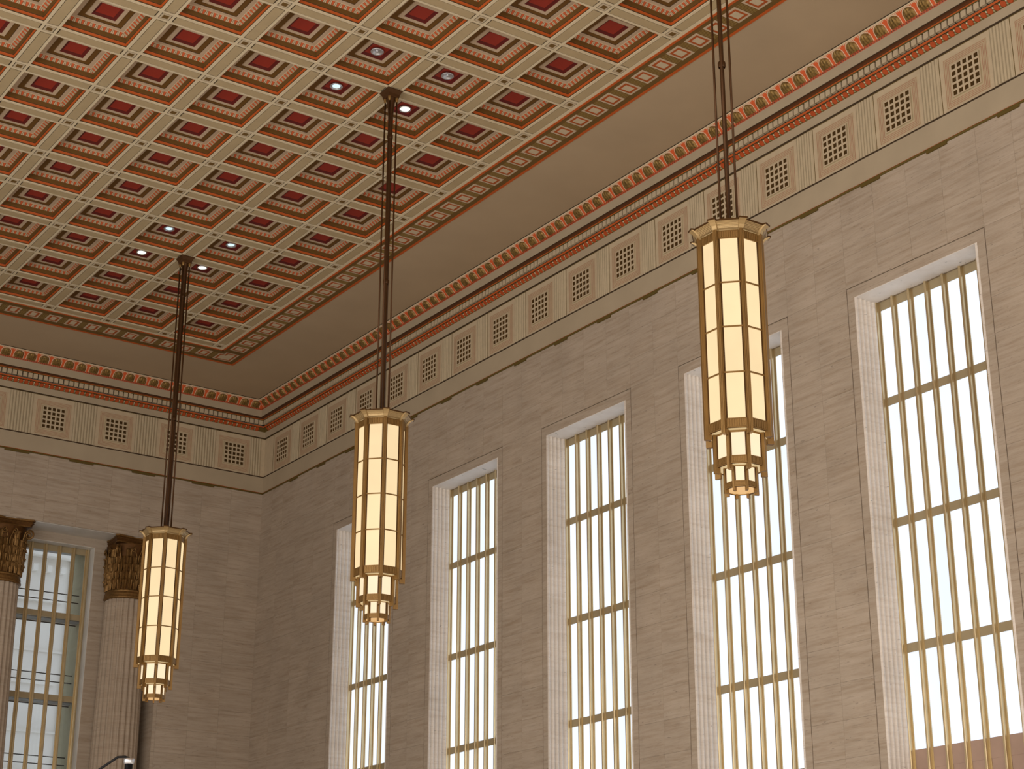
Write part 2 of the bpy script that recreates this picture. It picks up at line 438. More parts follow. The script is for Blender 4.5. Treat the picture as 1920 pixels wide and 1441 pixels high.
grm = gr_.mesh('groove_lines')
gf_ = MB()
for k in range(4): gf_.box(-.034 + k * .0227 - .005, -.034 + k * .0227 + .005, -.125, .125, -.003, .01, 'groove', 't')
gfm = gf_.mesh('groove_lines')
for k in range(0, 90):
    y = -(.066 + k / 3) * SH
    if k > 52: continue
    obj('border_tile', tl, br, (.343, y, 0)); obj('groove_lines', grm, br, (.343, y - SH / 6, 0))
bf = obj('border_band', border('far'), ceiling)
for k in range(0, 41):
    x = -(.097 + k * .3345)
    if k > 30: continue
    obj('border_tile', tf, bf, (x, .405, 0)); obj('groove_lines', gfm, bf, (x + (.167 if k else .175), .405, 0))
obj('corner_tile', tile(0, 0, 0, 0, True), br, (0, 0, 0))

# ------------------------------------------------------------------ cornice, frieze, architrave
# profile: (projection from the wall, z, material of the face that FOLLOWS)
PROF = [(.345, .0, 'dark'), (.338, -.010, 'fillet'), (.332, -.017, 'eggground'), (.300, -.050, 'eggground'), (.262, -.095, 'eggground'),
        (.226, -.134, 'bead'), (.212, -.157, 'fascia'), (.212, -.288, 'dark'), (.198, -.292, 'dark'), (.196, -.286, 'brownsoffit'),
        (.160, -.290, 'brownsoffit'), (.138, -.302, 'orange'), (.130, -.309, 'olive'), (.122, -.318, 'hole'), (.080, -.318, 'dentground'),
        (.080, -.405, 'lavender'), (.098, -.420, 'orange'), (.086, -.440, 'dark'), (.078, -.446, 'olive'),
        (.030, -.504, 'fascia'), (.022, -.508, 'fascia'), (.018, -.612, 'dark'), (.004, -.627, 'olive'), (.0, -.634, 'cream'),
        (.0, -1.353, 'orange'), (.012, -1.358, 'dark'), (.012, -1.368, 'dark'), (.004, -1.374, 'fascia'), (.004, -1.660, 'orange'),
        (.012, -1.664, 'orange'), (.016, -1.671, 'brown'), (.020, -1.676, 'olive'), (.006, -1.692, 'olive'), (-.02, -1.694, None)]
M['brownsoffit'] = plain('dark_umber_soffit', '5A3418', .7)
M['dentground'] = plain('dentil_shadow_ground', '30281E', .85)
def sweep(mb, fn, a0, a1):
    """fn(o, t) -> (x, y) for projection o at the run position t; a0/a1 are the run ends at o = 0, mitred by o"""
    arc = 0
    for k in range(len(PROF) - 1):
        (o0, z0, mt_), (o1, z1, _) = PROF[k], PROF[k + 1]
        v0, v1 = 0, 1
        if mt_ == 'eggground': i = k - 2; v0, v1 = i / 3, (i + 1) / 3
        A = [fn(o0, a0(o0)), fn(o0, a1(o0)), fn(o1, a1(o1)), fn(o1, a0(o1))]
        U = [(a0(o0), v0), (a1(o0), v0), (a1(o1), v1), (a0(o1), v1)]
        mb.face([(*A[0], z0), (*A[1], z0), (*A[2], z1), (*A[3], z1)], mt_, U)
EP = .2238
# run coordinate on the long wall: t = -y ; on the end wall: t = -x
egg_long = 9.082 % EP; egg_end = .279 % EP
t1 = MB(); sweep(t1, lambda o, t: (D - o, -(t + egg_long - EP / 2)), lambda o: -(E - o) - egg_long + EP / 2, lambda o: -YR - o - egg_long + EP / 2)
trim1 = struct(obj('trim_1', t1))
egg_end = 2.965 % EP
t2 = MB(); sweep(t2, lambda o, t: (-(t + egg_end - EP / 2), E - o), lambda o: -(D - o) - egg_end + EP / 2, lambda o: -XL - o - egg_end + EP / 2)
trim2 = struct(obj('trim_2', t2))
t3 = MB(); sweep(t3, lambda o, t: (XL + o, -t), lambda o: -(E - o), lambda o: -YR - o); struct(obj('trim_3', t3))
t4 = MB(); sweep(t4, lambda o, t: (-t, YR + o), lambda o: -(D - o), lambda o: -XL - o); struct(obj('trim_4', t4))

# gilt leaf bosses in the crown moulding (local frame: +x out of the wall, y along)
def leafboss():
    mb = MB()
    prof = [(.318, -.030), (.292, -.062), (.262, -.096), (.230, -.132)]      # centre line of the ovolo
    n = 8
    rows = []
    for a in range(7):
        t = a / 6; k = min(int(t * 3), 2); f_ = t * 3 - k
        o_ = prof[k][0] * (1 - f_) + prof[k + 1][0] * f_; z_ = prof[k][1] * (1 - f_) + prof[k + 1][1] * f_
        w = .078 * math.sqrt(max(0, 1 - ((t - .55) / .56) ** 2)) if t < .55 else .078
        row = []
        for b_ in range(n + 1):
            s_ = b_ / n * 2 - 1
            bulge = .026 * math.sqrt(max(0, 1 - s_ * s_)) * (.35 + .65 * math.sin(PI * min(1, t * .9 + .08))) + .004 + (.004 if b_ % 2 else 0)
            row.append((o_ + bulge * .8, s_ * w, z_ - bulge * .6))
        rows.append(row)
    for a in range(6):
        for b_ in range(n): mb.face([rows[a][b_], rows[a][b_ + 1], rows[a + 1][b_ + 1], rows[a + 1][b_]], 'leafgold')
    return mb.mesh('leaf_boss')
lb = leafboss()
def dentmesh():
    mb = MB(); mb.box(.078, .118, -.035, .035, -.398, -.319, 'cream', 't')
    mb.face([(.118, -.035, -.398), (.118, .035, -.398), (.126, .035, -.408), (.126, -.035, -.408)], 'cream')
    return mb.mesh('dentil')
dm = dentmesh()
DP = .0914
def along(run, start, step, lo, hi):
    k = math.ceil((lo - start) / step); out = []
    while start + k * step < hi: out.append(start + k * step); k += 1
    return out
# rotation that turns local +x (out of wall) to the hall side of each wall
for t in along('long', 9.082, EP, -E + .36, 19.5): obj('leaf_boss', lb, trim1, (D, -t, 0), PI)
for t in along('end', 2.965, EP, -D + .36, 10.5): obj('leaf_boss', lb, trim2, (t * -1, E, 0), -PI / 2)
DL = along('long', 9.558 + DP / 2, DP, -E + .10, 17.5); DE = along('end', 2.958 + DP / 2, DP, -D + .10, 7.5)
for t in DL: obj('dentil', dm, trim1, (D, -t, 0), PI)
for t in DE: obj('dentil', dm, trim2, (-t, E, 0), -PI / 2)
fb = MB()
def flowers(mb, ts, fn):
    for t in ts:
        for (dt, r, o_, z_, mt_) in ((0, .036, .060, -.478, 'orangeflower'), (DP / 2, .011, .066, -.466, 'fillet'), (DP / 2, .010, .050, -.492, 'greenline')):
            pts = []
            for k in range(8):
                a = 2 * PI * k / 8 + PI / 8; pts.append((t + dt + r * math.cos(a), r * math.sin(a)))
            # plane of the band: direction across (o, z) = (.048, .058)
            q = []
            for u_, v_ in pts: q.append((*fn(o_ + v_ * .64 + .006, u_), z_ + v_ * .77))
            mb.face(q, mt_)
            for k in range(8):
                (u0, v0), (u1, v1) = pts[k], pts[(k + 1) % 8]
                mb.face([(*fn(o_ + v0 * .64 + .006, u0), z_ + v0 * .77), (*fn(o_ + v1 * .64 + .006, u1), z_ + v1 * .77),
                         (*fn(o_ + v1 * .64 - .008, u1), z_ + v1 * .77), (*fn(o_ + v0 * .64 - .008, u0), z_ + v0 * .77)], mt_)
M['orangeflower'] = plain('vermilion_flower_paint', 'AC4A1E', .6, var=.15, scale=9)
flowers(fb, [t - DP / 2 for t in DL if t > -E + .2], lambda o, t: (D - o, -t)); o = obj('flower_band', fb, trim1); o['kind'] = 'stuff'
fb = MB(); flowers(fb, [t - DP / 2 for t in DE if t > -D + .2], lambda o, t: (-t, E - o)); o = obj('flower_band', fb, trim2); o['kind'] = 'stuff'

# frieze pieces, local frame: +x out of the wall, y along, z height about the grille centre
def grille_plate():
    mb = MB(); W_ = .305
    for w, mt_ in ((.300, 'redline'), (.279, 'redline'), (.258, 'redline'), (.237, 'redline'), (.205, 'greenline')):
        lw = .0023
        for a, b_, c_, d_ in ((-w, w, -w, -w + lw * 2), (-w, w, w - lw * 2, w), (-w, -w + lw * 2, -w, w), (w - lw * 2, w, -w, w)):
            mb.face([(.0045, a, c_), (.0045, b_, c_), (.0045, b_, d_), (.0045, a, d_)], mt_)
    mb.face([(.003, -.31, -.31), (.003, .31, -.31), (.003, .31, .31), (.003, -.31, .31)], 'pinkishivory')
    for a, b_, c_, d_ in ((-.31, .31, -.31, -.31), (-.31, .31, .31, .31), (-.31, -.31, -.31, .31), (.31, .31, -.31, .31)):
        mb.face([(.003, a, c_), (.003, b_, d_), (0, b_, d_), (0, a, c_)], 'pinkishivory')
    return mb.mesh('grille_plate')
M['pinkishivory'] = plain('warm_ivory_paint', 'BDAB8C', .75)
def grille():
    mb = MB(); p = .0803; h = .0265
    c = [(-2 + k) * p for k in range(5)]
    ed = [-.2]
    for v in c: ed += [v - h, v + h]
    ed += [.2]
    for a in range(11):
        for b_ in range(11):
            if a % 2 and b_ % 2:
                y0, y1, z0, z1 = ed[a], ed[a + 1], ed[b_], ed[b_ + 1]
                mb.face([(.0036, y0, z0), (.0036, y1, z0), (.0036, y1, z1), (.0036, y0, z1)], 'hole')
                for q in (((y0, z0), (y1, z0)), ((y1, z0), (y1, z1)), ((y1, z1), (y0, z1)), ((y0, z1), (y0, z0))):
                    mb.face([(.0036, *q[0]), (.0036, *q[1]), (.018, *q[1]), (.018, *q[0])], 'brown')
            else:
                mb.face([(.018, ed[a], ed[b_]), (.018, ed[a + 1], ed[b_]), (.018, ed[a + 1], ed[b_ + 1]), (.018, ed[a], ed[b_ + 1])], 'cream')
    for q in (((-.2, -.2), (.2, -.2)), ((.2, -.2), (.2, .2)), ((.2, .2), (-.2, .2)), ((-.2, .2), (-.2, -.2))):
        mb.face([(.003, *q[0]), (.003, *q[1]), (.018, *q[1]), (.018, *q[0])], 'cream')
    return mb.mesh('vent_grille')
def reeds(half, n):
    mb = MB(); z0, z1 = -.335, .38
    mb.box(0, .001, -half, half, z0, z1, 'flute')
    w = 2 * half / n
    for k in range(n):
        y0 = -half + k * w
        pr = [(.002, y0 + w * .12), (.010, y0 + w * .26), (.013, y0 + w * .5), (.010, y0 + w * .74), (.002, y0 + w * .88)]
        for a in range(4):
            mb.face([(pr[a][0], pr[a][1], z0), (pr[a + 1][0], pr[a + 1][1], z0), (pr[a + 1][0], pr[a + 1][1], z1), (pr[a][0], pr[a][1], z1)], 'flute')
        mb.face([(.0015, y0 - w * .12, z0), (.0015, y0 + w * .12, z0), (.0015, y0 + w * .12, z1), (.0015, y0 - w * .12, z1)], 'reedline')
    return mb.mesh('reeded_panel')
gp, gg, rl, re_ = grille_plate(), grille(), reeds(.13, 6), reeds(.205, 8)
jn = MB(); jn.box(.0005, .002, -.004, .004, -.335, .38, 'olive'); jn = jn.mesh('frieze_joint')
cap = MB(); cap.box(-.001, .018, -.148, .148, -.032, .004, 'olive'); cap = cap.mesh('moulding_block')
cap2 = MB(); cap2.box(-.001, .018, -.215, .215, -.032, .004, 'olive'); cap2 = cap2.mesh('moulding_block')
GZ = -1.018
for n in range(1, 33):
    y = 2.6219 - 1.00729 * n
    p_ = obj('grille_plate', gp, trim1, (D, y, GZ), PI); local('vent_grille', gg, p_)
    obj('reeded_panel', rl, trim1, (D, y - .492, GZ), PI)
    obj('frieze_joint', jn, trim1, (D, y + .369, GZ), PI)
    if y - .5 > YR: obj('moulding_block', cap, trim1, (D, y - .5036, -1.69), PI)
for n in range(1, 16):
    x = 2.6167 - 1.14134 * n
    p_ = obj('grille_plate', gp, trim2, (x, E, GZ), -PI / 2); local('vent_grille', gg, p_)
    if n < 15:
        obj('reeded_panel', re_, trim2, (x - .5707, E, GZ), -PI / 2)
    obj('moulding_block', cap2, trim2, (x - .5707, E, -1.69), -PI / 2)
obj('reeded_panel', reeds(.10, 4), trim2, (2.6167 - 1.14134 + .445, E, GZ), -PI / 2)

# ------------------------------------------------------------------ long window wall
WT = -3.0077; OW = .9045; GW = 1.0216; GT = -2.8724; WB = -10.4     # opening top, half width, groove frame, opening bottom
wr = MB(); DX = D + .022
ys = [E + .6] + sum([[wy + OW, wy - OW] for wy in WY], []) + [YR - .4]
for k in range(0, len(ys), 2): wr.box(DX, D + .7, ys[k + 1], ys[k], ZF, WT, 'stone')
wr.box(DX, D + .7, YR - .4, E + .6, WT, .2, 'stone')
for wy in WY: wr.box(DX, D + .7, wy - OW, wy + OW, ZF, WB, 'stone')
wall_right = struct(obj('wall_right', wr))
def block(parent, axis, a0, a1, z0, z1, mt_='stone', name='stone_block', gap=.0009, th=.022, proud=0):
    mb = MB(); w, h = (a1 - a0) / 2 - gap, (z1 - z0) / 2 - gap; ca, cz_ = (a0 + a1) / 2, (z0 + z1) / 2
    if axis == 'x': mb.box(-proud, th, -w, w, -h, h, mt_); return obj(name, mb, parent, (D, ca, cz_))
    mb.box(-w, w, -proud, th, -h, h, mt_); return obj(name, mb, parent, (ca, E, cz_))
ZT = -1.694; CH = (ZT - GT) / 3
def jit(): return random.uniform(0, .0012)
# three courses above the window heads
edges = [E]
y = WY[0] + GW
top_joints = []
for wy in WY:
    top_joints += [wy + GW - k * GW / 2 for k in range(4)] + [wy - GW, wy - GW - (3.0182 - 2 * GW) / 2]
top_joints = [t for t in [E, E - .42, E - .84] if t > WY[0] + GW + .3] + top_joints
lowrest = MB()
for c in range(3):
    z1 = ZT - c * CH; z0 = z1 - CH
    for k in range(len(top_joints) - 1):
        a1, a0 = top_joints[k], top_joints[k + 1]
        if a0 < -18.5: continue
        block(wall_right, 'x', a0, a1, z0, z1, proud=jit())
lowrest.box(D, D + .022, YR, -18.5, GT, ZT, 'stone')
PH = .405
for n in range(-1, len(WY)):
    a1 = E if n < 0 else WY[n] - GW; a0 = WY[n + 1] + GW if n + 1 < len(WY) else YR
    cols_ = 4 if n < 0 else 2
    for r_ in range(14):
        z1 = GT - r_ * PH; z0 = z1 - PH
        for k in range(cols_):
            b1 = a1 - (a1 - a0) * k / cols_; b0 = a1 - (a1 - a0) * (k + 1) / cols_
            if n > 5: lowrest.box(D, D + .022, b0, b1, z0, z1, 'stone')
            else: block(wall_right, 'x', b0, b1, z0, z1, proud=jit())
    lowrest.box(D, D + .022, a0, a1, ZF, GT - 14 * PH, 'stone')
for wy in WY: lowrest.box(D, D + .022, wy - GW, wy + GW, ZF, WB, 'stone')
o = obj('far_blocks', lowrest, wall_right); o['kind'] = 'stuff'

DEP = .30      # face of the mullions behind the wall face
def window_surround():
    mb = MB(); g = .010
    mb.box(0, .30, OW, GW - g, WB, GT - g, 'stone'); mb.box(0, .30, -GW + g, -OW, WB, GT - g, 'stone')
    mb.box(0, .30, -OW, OW, WT, GT - g, 'stone')
    return mb
def fluted_jamb(sgn):
    """four shallow flutes on the reveal, sgn +1: the side towards the end wall"""
    mb = MB(); n = 4; pts = [(.001, 0)]
    w = (DEP - .03) / n
    for k in range(n):
        a = .012 + k * w
        for q in range(7):
            t = q / 6; pts.append((a + w * (.1 + .8 * t), .030 * math.sin(PI * t)))
    pts.append((DEP + .02, 0))
    for k in range(len(pts) - 1):
        (x0, d0), (x1, d1) = pts[k], pts[k + 1]
        y0 = sgn * (OW - .004 - .02 + d0 + .004); y1 = sgn * (OW - .004 - .02 + d1 + .004)
        y0, y1 = sgn * (OW - .031 + d0), sgn * (OW - .031 + d1)
        mb.face([(x0, y0, WB), (x1, y1, WB), (x1, y1, WT), (x0, y0, WT)], 'stone2', None, False)
    mb.face([(0, sgn * OW, WB), (.001, sgn * (OW - .031), WB), (.001, sgn * (OW - .031), WT), (0, sgn * OW, WT)], 'stone2')
    return mb
sm_, ja, jb = window_surround().mesh('window_surround'), fluted_jamb(1).mesh('fluted_jamb'), fluted_jamb(-1).mesh('fluted_jamb')
so = MB(); so.box(0.001, DEP + .02, -OW, OW, WT - .006, WT + .002, 'stone2'); so = so.mesh('window_soffit')
for wy in WY:
    obj('window_surround', sm_, wall_right, (D, wy, 0)); obj('fluted_jamb', ja, wall_right, (D, wy, 0)); obj('fluted_jamb', jb, wall_right, (D, wy, 0)); obj('window_soffit', so, wall_right, (D, wy, 0))

# window sash: local frame +x outwards, y along, z from ceiling
PIT = .251
ROWS = [(-3.118, -4.175), (-4.272, -5.580), (-5.678, -6.970), (-7.070, -8.095), (-8.30, -9.30)]
TRANS = [(-3.118, -3.010), (-4.272, -4.175), (-5.678, -5.580), (-7.070, -6.970)]
def ribmesh(z0, z1, flip=False):
    mb = MB(); w = .016
    prof = [(DEP + .060, -.036), (DEP + .048, -.036), (DEP + .048, -w), (DEP + .006, -w), (DEP, -w * .6), (DEP, w * .6), (DEP + .006, w), (DEP + .048, w), (DEP + .048, .036), (DEP + .060, .036)]
    for k in range(len(prof) - 1):
        (x0, y0), (x1, y1) = prof[k], prof[k + 1]
        mb.face([(x0, y0, z0), (x1, y1, z0), (x1, y1, z1), (x0, y0, z1)], 'frame')
    mb.face([(x, y, z0) for x, y in prof], 'frame')
    return mb.mesh('mullion')
def make_window(npane, wall, at, rotz, name, zbot, clear=False):
    half = npane * PIT / 2
    fr = MB()
    fr.box(DEP + .03, DEP + .12, half + .001, half + .045, zbot, WT, 'frame'); fr.box(DEP + .03, DEP + .12, -half - .045, -half - .001, zbot, WT, 'frame')
    w = obj(name, fr, None, at, rotz); struct(w)
    rib = ribmesh(zbot, WT - .001)
    for k in range(npane + 1): local('mullion', rib, w, (0, -half + k * PIT, 0))
    for (z0, z1) in TRANS + [(-8.30, -8.095)]:
        mb = MB()
        if z0 == -8.30 and clear: continue
        mt_ = 'spandrel' if z0 == -8.30 else 'framebar'
        mb.box(DEP + .050, DEP + .09, -half, half, z0, z1, mt_); local('transom', mb, w)
    for r_, (z0, z1) in enumerate(ROWS):
        mb = MB(); a = PIT / 2 - .035
        if r_ == 4 and not clear:
            mb.box(DEP + .054, DEP + .08, -a, a, z0, z1, 'spandrel'); nm = 'spandrel_panel'
        else:
            mb.box(DEP + .058, DEP + .066, -a, a, z0, z1, 'clear' if clear else 'glow'); nm = 'pane'
        me = mb.mesh(nm)
        for k in range(npane): local(nm, me, w, (0, -half + (k + .5) * PIT, 0))
    return w
mt, nt, b = new_mat('clear_glass')
tr = nt.nodes.new('ShaderNodeBsdfTransparent'); tr.inputs[0].default_value = (.96, .97, .98, 1)
gl = nt.nodes.new('ShaderNodeBsdfGlossy'); gl.inputs['Roughness'].default_value = .03
mxs = nt.nodes.new('ShaderNodeMixShader'); mxs.inputs[0].default_value = .06
nt.links.new(tr.outputs[0], mxs.inputs[1]); nt.links.new(gl.outputs[0], mxs.inputs[2]); nt.links.new(mxs.outputs[0], nt.nodes['Material Output'].inputs['Surface'])
M['clear'] = mt
w0 = make_window(7, None, (D, WY[0], 0), 0, 'window_1', WB)
for n in range(1, len(WY)):
    c = copy_tree(w0); c.location = P(D, WY[n], 0); c.name = 'window_%d' % (n + 1)

# ------------------------------------------------------------------ end wall with its columned recess
RX0, RX1, RZ, RD = -14.27, .27, -2.850, .55      # recess sides, soffit height, depth
wb = MB(); EY = E + .022
wb.box(RX1, D + .7, EY, E + 1.4, ZF, .2, 'stone'); wb.box(XL - .4, RX0, EY, E + 1.4, ZF, .2, 'stone'); wb.box(RX0, RX1, EY, E + RD + .2, RZ, .2, 'stone')
COLX = [-.21 - 2.28 * k for k in range(7)]
WINX = [-1.465 - 2.28 * k for k in range(6)]; HO = 5 * PIT / 2 + .045
WTE = -3.010
xs = [RX1] + sum([[x + HO, x - HO] for x in WINX], []) + [RX0]
for k in range(0, len(xs), 2): wb.box(xs[k + 1], xs[k], E + RD, E + RD + .35, ZF, RZ, 'stone')
for x in WINX: wb.box(x - HO, x + HO, E + RD, E + RD + .35, WTE, RZ, 'stone'); wb.box(x - HO, x + HO, E + RD, E + RD + .35, ZF, -9.6, 'stone')
wall_far = struct(obj('wall_far', wb))
sf = MB()
sf.box(RX0, RX1, E + .03, E + RD, RZ - .006, RZ + .02, 'soffit'); obj('recess_soffit', sf, wall_far)
for k_, x in enumerate(WINX):
    rv = MB()
    rv.box(x + HO - .008, x + HO, E + RD + .002, E + RD + .20, -9.6, WTE, 'soffit'); rv.box(x - HO, x - HO + .008, E + RD + .002, E + RD + .20, -9.6, WTE, 'soffit')
    rv.box(x - HO, x + HO, E + RD + .002, E + RD + .20, WTE - .008, WTE, 'soffit'); obj('window_reveal', rv, wall_far)
PW = 1.14134 / 2
c0 = 2.6167 - 1.14134
jx = [c0 + PW * k for k in range(1, -30, -1)]
jx = [D] + [x for x in jx if x < D - .15]
lowf = MB()
nb = 0
for r_ in range(17):
    if r_ < 3: z1 = ZT - r_ * ((ZT - RZ) / 3); z0 = z1 - (ZT - RZ) / 3; lim = XL
    else: z1 = RZ - (r_ - 3) * PH; z0 = z1 - PH; lim = RX1
    for k in range(len(jx) - 1):
        a1, a0 = jx[k], max(jx[k + 1], lim)
        if a0 >= a1: break
        if a0 < -7.0: lowf.box(a0, a1, E, E + .022, z0, z1, 'stone'); continue
        block(wall_far, 'y', a0, a1, z0, z1, proud=jit()); nb += 1
lowf.box(XL, RX0, E, E + .022, ZF, RZ, 'stone'); lowf.box(RX1, D, E, E + .022, ZF, RZ - 14 * PH, 'stone')
o = obj('far_blocks', lowf, wall_far); o['kind'] = 'stuff'

for i, x in enumerate(WINX):
    if i == 0:
        we = make_window(5, None, (x, E + RD + .17 - DEP, 0), PI / 2, 'window_11', -9.6, True)
    else:
        c = copy_tree(we); c.location = P(x, E + RD + .17 - DEP, 0); c.name = 'window_%d' % (11 + i)
# service cavity behind the end windows: catwalk slabs with rails, side walls, and the facade outside
for i, x in enumerate(WINX):
    cv = MB(); y0, y1 = E + 1.03, E + 1.55
    cv.box(x + HO + .0, x + HO + .05, E + .905, y1, ZF, -2.7, 'cavity'); cv.box(x - HO - .05, x - HO, E + .905, y1, ZF, -2.7, 'cavity')
    cv.box(x - HO - .05, x + HO + .05, E + .905, y1, -2.95, -2.7, 'slab')
    c = obj('trim_%d' % (5 + i), cv); struct(c)
    for z in (-4.262, -5.668, -7.06, -8.45):
        ck = MB(); ck.box(x - HO, x + HO, E + .91, E + 1.14, z, z + .05, 'slab'); ck.box(x - HO, x + HO, E + 1.14, E + 1.155, z - .012, z + .06, 'white'); ck.box(x - HO, x + HO, E + 1.155, E + 1.17, z - .03, z + .06, 'black')
        obj('catwalk_slab', ck, c)
        rlx = MB()
        for dz in (.50, .37): rlx.tube([(x - HO, E + 1.12, z + dz), (x + HO, E + 1.12, z + dz)], .009, 6, 'black')
        obj('catwalk_rail', rlx, c)
fc = MB(); FY = E + 7
fc.box(-24, 1.16, FY, FY + .5, ZF, -1.2, 'facade'); fc.box(-24, 1.2, FY - .25, FY, -1.62, -1.4, 'facade'); fc.box(-24, 1.0, FY - .1, FY, -2.55, -2.45, 'facade')
fc.box(1.13, 1.17, FY - .05, FY + .0, ZF, -1.5, 'white')
k = 0
x = 1.0
while x > -20:
    fc.box(x - .10, x, FY - .14, FY, -1.93, -1.80, 'facade'); x -= .30
for z in (-2.9, -3.55, -5.2, -6.8): fc.box(-24, 1.15, FY - .03, FY, z - .04, z, 'facade')
for z in (-4.2, -6.0, -7.8): fc.box(-24, 1.0, FY - .05, FY, z - .06, z, 'facade')
fo = obj('stone_facade', fc); label(fo, 'pale grey stone facade outside, seen through the tall end window between the columns', 'building')

# opposite and rear walls (behind the camera), with their window reveals
wl = MB()
ys2 = [E + .6] + sum([[wy + OW, wy - OW] for wy in WY], []) + [YR - .4]
for k in range(0, len(ys2), 2): wl.box(XL - .6, XL, ys2[k + 1], ys2[k], ZF, WT, 'stone')
wl.box(XL - .6, XL, YR - .4, E + .6, WT, .2, 'stone')
for wy in WY: wl.box(XL - .6, XL, wy - OW, wy + OW, ZF, WB, 'stone')
wl.box(XL - .62, XL - .6, YR - .4, E + .6, ZF, .2, 'stone'); struct(obj('wall_left', wl))
wq = MB(); wq.box(XL - .6, D + .7, YR - .6, YR, ZF, .2, 'stone'); struct(obj('wall_rear', wq))

# ------------------------------------------------------------------ columns
def make_column(x):
    cy = E + .40
    root = empty('column', (x, cy, ZF))
    zt, zb = -3.93, ZF
    # fluted shaft
    sh = MB(); nf = 24; seg = 5
    lv = []
    for z in (zt, -5.0, -6.85, -9.5, zb + .35):
        t = (zt - z) / (zt - zb); r = .352 + .075 * min(1, t * 1.35) ** .9
        ring = []
        for k in range(nf * seg):
            a = 2 * PI * k / (nf * seg); q = (k % seg) / (seg - 1) if (k % seg) < seg else 0
            d = .026 * math.sin(PI * q) if 0 < k % seg < seg - 1 else 0
            ring.append(((r - d) * math.cos(a), (r - d) * math.sin(a), z - zb))
        lv.append(ring)
    n = nf * seg
    for a in range(len(lv) - 1):
        for k in range(n):
            j = (k + 1) % n; sh.face([lv[a + 1][k], lv[a + 1][j], lv[a][j], lv[a][k]], 'shaft')
    local('shaft', sh, root)
    bs_ = MB(); bs_.lathe([(.43, .35), (.47, .33), (.47, .27), (.44, .24), (.50, .17), (.52, .12), (.50, .08)], 32, 'shaft'); bs_.box(-.54, .54, -.54, .54, 0, .08, 'shaft'); local('base', bs_, root)
    ast = MB(); z = zt - zb
    ast.lathe([(.345, z + .155), (.362, z + .15), (.366, z + .13), (.358, z + .118), (.372, z + .105), (.380, z + .07), (.376, z + .045), (.386, z + .03), (.388, z + .01), (.352, z - .004)], 40, 'capgold', True)
    local('astragal', ast, root)
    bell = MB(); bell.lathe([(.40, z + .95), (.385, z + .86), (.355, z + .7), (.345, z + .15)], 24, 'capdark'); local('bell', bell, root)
    # abacus with hollow sides
    ab = MB(); pts = []
    A_ = .44; n_ = 8
    cor = [(-A_, -A_), (A_, -A_), (A_, A_), (-A_, A_)]
    for k in range(4):
        p, q = Vector(cor[k]), Vector(cor[(k + 1) % 4]); mid = -(p + q) * .5; mid.normalize()
        for s_ in range(n_):
            t = (s_ + .0) / n_; t = .07 + .86 * (s_ / (n_ - 1)); d = .075 * math.sin(PI * t)
            pts.append(tuple(p.lerp(q, t) + mid * d))
    def sc2(f_): return [(a * f_, b_ * f_) for a, b_ in pts]
    zz = -2.852 - zb
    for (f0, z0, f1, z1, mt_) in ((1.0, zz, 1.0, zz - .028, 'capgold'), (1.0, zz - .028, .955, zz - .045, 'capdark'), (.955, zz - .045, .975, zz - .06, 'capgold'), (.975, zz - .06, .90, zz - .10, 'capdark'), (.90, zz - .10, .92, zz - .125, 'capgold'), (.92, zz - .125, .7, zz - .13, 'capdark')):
        a, b_ = sc2(f0), sc2(f1)
        for k in range(len(pts)):
            j = (k + 1) % len(pts); ab.face([(*b_[k], z1), (*b_[j], z1), (*a[j], z0), (*a[k], z0)], mt_)
    local('abacus', ab, root)
    # acanthus leaves: ribbed tongue that curls outwards at its tip
    def leaf(h, w, r0, curl):
        mb = MB(); nn, mm = 9, 6; rows = []
        for i in range(nn + 1):
            t = i / nn; zz_ = h * math.sin(min(t, .86) * PI / 2 / .86) if t < .86 else h * (1 - (t - .86) * 1.1)
            out = r0 + .014 + .012 * t + curl * max(0, (t - .55) / .45) ** 2
            ww = w * (.62 + .38 * math.sin(PI * min(1, t * 1.1))) * (1 if t < .8 else 1 - (t - .8) * 2.4)
            ww *= 1 + .16 * math.sin(t * PI * 9)
            rows.append([(out + (.018 * (1 - abs(s_)) + (.012 if (j % 2) else 0)) , s_ * ww / 2, zz_) for j, s_ in enumerate([(-1 + 2 * k / mm) for k in range(mm + 1)])])
        for i in range(nn):
            for j in range(mm): mb.face([rows[i][j], rows[i][j + 1], rows[i + 1][j + 1], rows[i + 1][j]], 'capgold')
        return mb.mesh('acanthus_leaf')
    for (n_l, h, w, zb_, r0, curl, ph) in ((24, .19, .090, .15, .345, .030, 0), (24, .20, .088, .27, .348, .032, .5), (24, .20, .088, .41, .352, .034, 0), (24, .19, .088, .54, .355, .040, .5), (8, .22, .12, .64, .362, .055, .5)):
        me = leaf(h, w, r0, curl)
        for k in range(n_l): local('acanthus_leaf', me, root, (0, 0, z + zb_), 2 * PI * (k + ph) / n_l)
    # stems between the leaves
    st = MB()
    st.tube([(.392, 0, z + .24), (.396, 0, z + .5), (.405, 0, z + .72)], .013, 6, 'capgold'); st = st.mesh('stem')
    for k in range(16): local('stem', st, root, (0, 0, 0), 2 * PI * (k + .25) / 16)
    # corner volutes and the pairs of inner scrolls
    def spiral(r, turns, th):
        pts_ = []; nn = 22
        for i in range(nn + 1):
            t = i / nn; a = PI * .5 + turns * 2 * PI * t; rr = r * (1 - .82 * t); pts_.append((rr * math.cos(a), rr * math.sin(a)))
        return pts_
    vo = MB(); sp = spiral(.085, 1.6, .02)
    path = [(.36, 0, z + .62), (.38, 0, z + .76), (.42, 0, z + .86)] + [(.475 + a, 0, z + .835 + b_ * .9) for a, b_ in [(-p[0], p[1]) for p in sp]]
